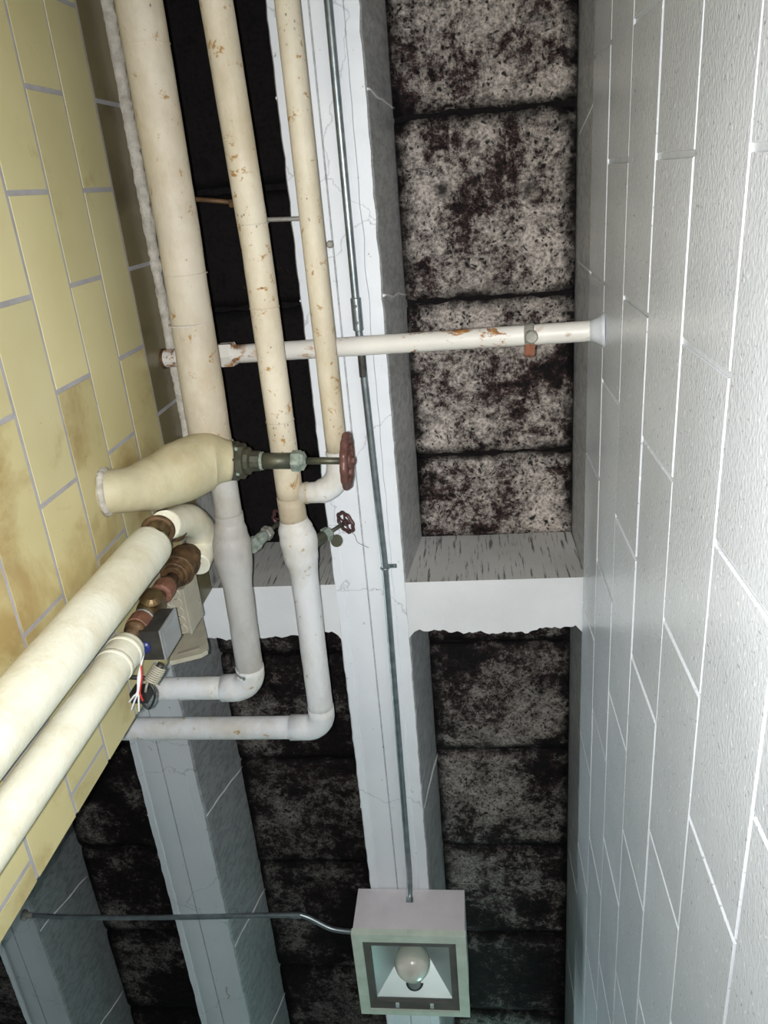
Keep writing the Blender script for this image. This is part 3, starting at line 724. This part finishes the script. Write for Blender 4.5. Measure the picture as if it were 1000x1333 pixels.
# wires
for i, (ex, ey, mm, lab) in enumerate(((168, 914, 'white_wire', None), (171, 924, 'white_wire', None), (181, 926, 'white_wire', None), (186, 912, 'red_wire', 'red wire'))):
    zz = z0-.012
    pts = [gq, P(186-i, 856, 2, z0-.006), P(180+i*1.5, 880, 2, zz), P(179+i, 900, 2, zz-.004), P((ex+180)/2, (ey+905)/2-3, 2, zz-.006), P(ex, ey, 2, zz-.006)]
    o = MB().tube(spline(pts, 8), .00105, n=6).build('wire', M[mm], za)
    if lab: o['label'] = lab
pts = [P(196, 890, 2, z0-.006), P(202, 905, 2, z0-.010), P(195, 922, 2, z0-.012), P(186, 916, 2, z0-.012), P(180, 902, 2, z0-.010)]
MB().tube(spline(pts, 8), .0014, n=6).build('wire', M['black'], za)['label'] = 'black looped wire'
# beige junction box with knockouts and its loose cover
xb = -.345
K0 = P(241, 777, 0, xb); Kz = P(256, 754, 0, xb); Ky = P(247, 830, 0, xb)
jb = thing('junction_box', (xb, K0.y, K0.z), 'beige metal box with round knockouts fixed to the end of the tiled wall', 'electrical box')
xa_ = XL+.0015; ky0 = K0.y-.010
MB().box((xa_, ky0, K0.z), (xb-.0012, Ky.y, Kz.z)).build('box_body', M['beigedark'], jb)
MB().box((xb-.0012, ky0-.001, K0.z-.001), (xb, Ky.y+.001, Kz.z+.001)).build('side_cover', M['beige'], jb)
n_k = 5
for i in range(n_k):
    yy = ky0+(Ky.y-ky0)*(i+.5)/n_k; xx = xb-.012
    MB().torus((xx, yy, K0.z), (0, 0, 1), .0062, .0008, 20, 6).build('knockout', M['beige'], jb)
    MB().lathe((xx, yy, K0.z+.001), (0, 0, -1), [(0, .005), (.0015, .005)], n=14).build('knockout_disc', M['beigedark'], jb)
for i in range(3):
    yy = ky0+(Ky.y-ky0)*(i+.2)/3; MB().torus((xb-.0245, yy, K0.z), (0, 0, 1), .005, .0008, 16, 6).build('knockout', M['beige'], jb)
bolt(jb, (xb+.0005, K0.y+.03, Kz.z-.006), .0016, 'clamp')
yp = .527
cs = [P(221, 861, 1, yp), P(262, 851, 1, yp), P(270, 846, 1, yp), P(271, 838, 1, yp), P(263, 800, 1, yp), P(228, 800, 1, yp)]
lid = thing('box_lid', cs[0], 'flat beige lid with an embossed strip, behind and below the beige box', 'lid')
MB().prism(cs, (0, .006, 0)).build('plate', M['beige'], lid)
e0 = [P(231, 853, 1, yp), P(259, 845, 1, yp), P(260, 841, 1, yp), P(232, 849, 1, yp)]
MB().prism(e0, (0, -.0008, 0)).build('embossed_strip', M['beigedark'], lid)

# ------------------------------------------------------------------ conduits on the joists
cz = .9915
pts = line((-.134, -.6, cz), (-.134, .15, cz), 10)+line((-.134, .15, cz), (-.1275, .50, cz), 8)[1:]+line((-.1275, .50, cz), (-.133, 1.10, cz), 10)[1:]
c1 = thing('conduit', (-.134, 0, cz), 'long thin steel conduit running along the middle joist to the floodlight', 'conduit')
MB().tube(spline(pts, 2)+spline([(-.133, 1.10, cz), (-.1335, 1.118, cz-.004), (-.134, 1.132, cz-.012), (-.134, 1.139, cz-.02)], 5)[1:], .0050, n=16).build('tube', M['emt'], c1)
MB().lathe((-.134, .128, cz), (0, 1, 0), [(0, .0058), (.001, .0068), (.040, .0068), (.041, .0058)], n=18).build('coupling', M['emt'], c1)
for yy in (.138, .158): bolt(c1, (-.134, yy, cz-.0068), .0020, 'emt')
MB().lathe((-.133, .20, cz), (0, 1, 0), [(0, .0053), (.028, .0053)], n=16).build('label_band', M['darksteel'], c1)
MB().lathe((-.134, 1.139, cz-.02), (0, -.5, 1), [(-.002, .0065), (.006, .0065)], n=8).build('connector', M['emt'], c1)
ys = .506
MB().torus((-.1275, ys, cz), (0, 1, 0), .0058, .0014, 18, 6).build('strap', M['emt'], c1)
MB().box((-.1245, ys-.003, cz+.0050), (-.111, ys+.003, cz+.0072)).build('strap_foot', M['emt'], c1)
bolt(c1, (-.1145, ys, cz+.0045), .0022, 'emt')
zc = .978
pts = spline([(-.856, 1.199, zc), (-.75, 1.202, zc), (-.55, 1.196, zc), (-.36, 1.186, zc), (-.325, 1.188, zc), (-.285, 1.207, zc-.006), (-.262, 1.212, zc-.008), (-.226, 1.213, zc-.010)], 8)
c2 = thing('conduit', (-.86, 1.2, zc), 'thin steel conduit crossing the far joists with a kick into the floodlight side', 'conduit')
MB().tube(pts, .0046, n=14).build('tube', M['emt'], c2)
MB().lathe((-.352, 1.186, zc), (1, 0, 0), [(0, .0056), (.020, .0056)], n=14).build('coupling', M['emt'], c2)
MB().lathe((-.862, 1.199, zc), (1, 0, 0), [(0, .010), (.006, .010), (.008, .006), (.02, .006)], n=10).build('connector', M['clamp'], c2)
# a stub in the joist and a hook
q = P(430, 318, 2, 1.0); hb = MB().lathe(q+Vector((0, 0, .002)), (0, 0, -1), [(0, .005), (.006, .0045), (.007, .003)], n=10).build('anchor_plug', M['clamp'], loc=q); tag(hb, 'tiny grey anchor plug in the joist beside the thinnest pipe', 'anchor')
q = P(296, 1290, 2, 1.0); hk = MB().tube(spline([q+Vector((0, -.012, .001)), q+Vector((0, 0, -.004)), q+Vector((.004, .010, -.004)), q+Vector((-.002, .018, -.002))], 5), .0014, n=6).build('wire_hook', M['clamp'], loc=q); tag(hk, 'tiny bent wire hook under the far left joist', 'hook')
q = [P(455, 690, 2, .985), P(462, 697, 2, .990), P(466, 706, 2, .996), P(480, 713, 2, .998)]
tag(MB().tube(spline(q, 6), .0005, n=5).build('loose_string', M['string'], loc=q[0]), 'thin dark string hanging by the small maroon wheel', 'string')

# ------------------------------------------------------------------ floodlight
fx0, fx1, fy0, fy1, fz0, fz1 = -.2265, -.040, 1.141, 1.334, .905, .9975
fl = thing('floodlight', ((fx0+fx1)/2, (fy0+fy1)/2, fz1), 'square unlit canopy floodlight with glass front under the middle joist', 'light fixture')
t = .003
mb = MB(); mb.box((fx0, fy0, fz0+.012), (fx1, fy0+t, fz1)); mb.box((fx0, fy1-t, fz0+.012), (fx1, fy1, fz1)); mb.box((fx0, fy0+t, fz0+.012), (fx0+t, fy1-t, fz1)); mb.box((fx1-t, fy0+t, fz0+.012), (fx1, fy1-t, fz1)); mb.box((fx0+t, fy0+t, fz1-t), (fx1-t, fy1-t, fz1))
mb.build('housing', M['mauve'], fl)
fw = .0155; f = MB(); o_ = .0015
f.box((fx0-o_, fy0-o_, fz0), (fx1+o_, fy0+fw, fz0+.012)); f.box((fx0-o_, fy1-fw*.6, fz0), (fx1+o_, fy1+o_, fz0+.012)); f.box((fx0-o_, fy0+fw, fz0), (fx0+fw, fy1-fw*.6, fz0+.012)); f.box((fx1-fw, fy0+fw, fz0), (fx1+o_, fy1-fw*.6, fz0+.012))
fr_ = f.build('door_frame', M['greenpaint'], fl); fr_['label'] = 'pale green hinged frame'
ix0, ix1, iy0, iy1 = fx0+fw, fx1-fw, fy0+fw, fy1-fw*.6
g = .012; f = MB(); gz = fz0+.004
f.box((ix0, iy0, gz), (ix1, iy0+g*1.1, gz+.006)); f.box((ix0, iy1-g*1.5, gz), (ix1, iy1, gz+.006)); f.box((ix0, iy0+g*1.1, gz), (ix0+g, iy1-g*1.5, gz+.006)); f.box((ix1-g, iy0+g*1.1, gz), (ix1, iy1-g*1.5, gz+.006))
f.build('gasket', M['gasket'], fl)
jx0, jx1, jy0, jy1 = ix0+g, ix1-g, iy0+g*1.1, iy1-g*1.5
MB().box((ix0+.002, iy0+.002, gz+.0062), (ix1-.002, iy1-.002, gz+.0077)).build('glass_pane', M['glass'], fl)
rz0 = gz+.009; rz1 = .978; cxm = (jx0+jx1)/2; tx0, tx1, ty0, ty1 = cxm-.012, cxm+.012, 1.225, 1.249
b4 = [(jx0, jy0, rz0), (jx1, jy0, rz0), (jx1, jy1, rz0), (jx0, jy1, rz0)]; t4 = [(tx0, ty0, rz1), (tx1, ty0, rz1), (tx1, ty1, rz1), (tx0, ty1, rz1)]
for i in range(4):
    j = (i+1) % 4; MB().prism([b4[i], b4[j], t4[j], t4[i]], (0, 0, .0012)).build('reflector_panel', M['reflector'], fl)
MB().prism(t4, (0, 0, .0012)).build('reflector_top', M['reflector'], fl)
MB().box((jx0-.002, jy1, rz0-.001), (jx1+.002, jy1+.003, rz0+.003)).build('reflector_lip', M['reflector'], fl)
# bulb: base comes through the far reflector panel
mid = Vector((cxm, (jy1*.69+ty1*.31), rz0*.69+rz1*.31)); bd = Vector((0, -1, -.10)).normalized()
MB().lathe(mid-bd*.004+Vector((0, 0, -.002)), bd, [(0, .0155), (.0012, .0155)], n=24).build('socket_hole', M['black'], fl)
MB().lathe(mid-bd*.004+Vector((0, 0, -.004)), bd, [(0, .0115), (.016, .0110), (.022, .0098)], n=18).build('socket', M['socket'], fl)
MB().lathe(mid+bd*.013+Vector((0, 0, -.004)), bd, [(0, .0098), (.006, .0108), (.014, .0170), (.024, .0245), (.036, .0295), (.046, .0308), (.058, .0280), (.068, .0200), (.073, .009), (.074, .001)], n=28, smooth=True).build('bulb', M['bulb'], fl)
for xx in (cxm-.030, cxm+.030): MB().box((xx-.003, jy1+.002, gz-.003), (xx+.003, jy1+.011, gz)).build('clip', M['reflector'], fl)

# ------------------------------------------------------------------ a fluorescent strip further along the passage (out of frame)
tb = thing('fluorescent_strip', (.02, 1.95, .885), 'lit fluorescent strip light with an added side shield further along the passage by the block wall', 'light fixture')
MB().box((-.03, 1.66, .885), (.07, 2.30, .91)).build('housing', M['beige'], tb)
MB().prism([(-.03, 1.66, .91), (-.034, 1.66, .91), (-.060, 1.66, .835), (-.056, 1.66, .835)], (0, .64, 0)).build('added_light_shield', M['beige'], tb)  # added shield, keeps the tube light off the left joists
for xx in (0, .04): MB().tube([(xx, 1.68, .872), (xx, 2.28, .872)], .009, n=12).build('tube', M['tube'], tb)
for yy in (1.8, 2.2): MB().tube([(-.02, yy, .91), (-.02, yy, ZS)], .003, n=8).build('hanger', M['emt'], tb)
for o in bpy.data.objects:
    if '_o' in o: del o['_o']
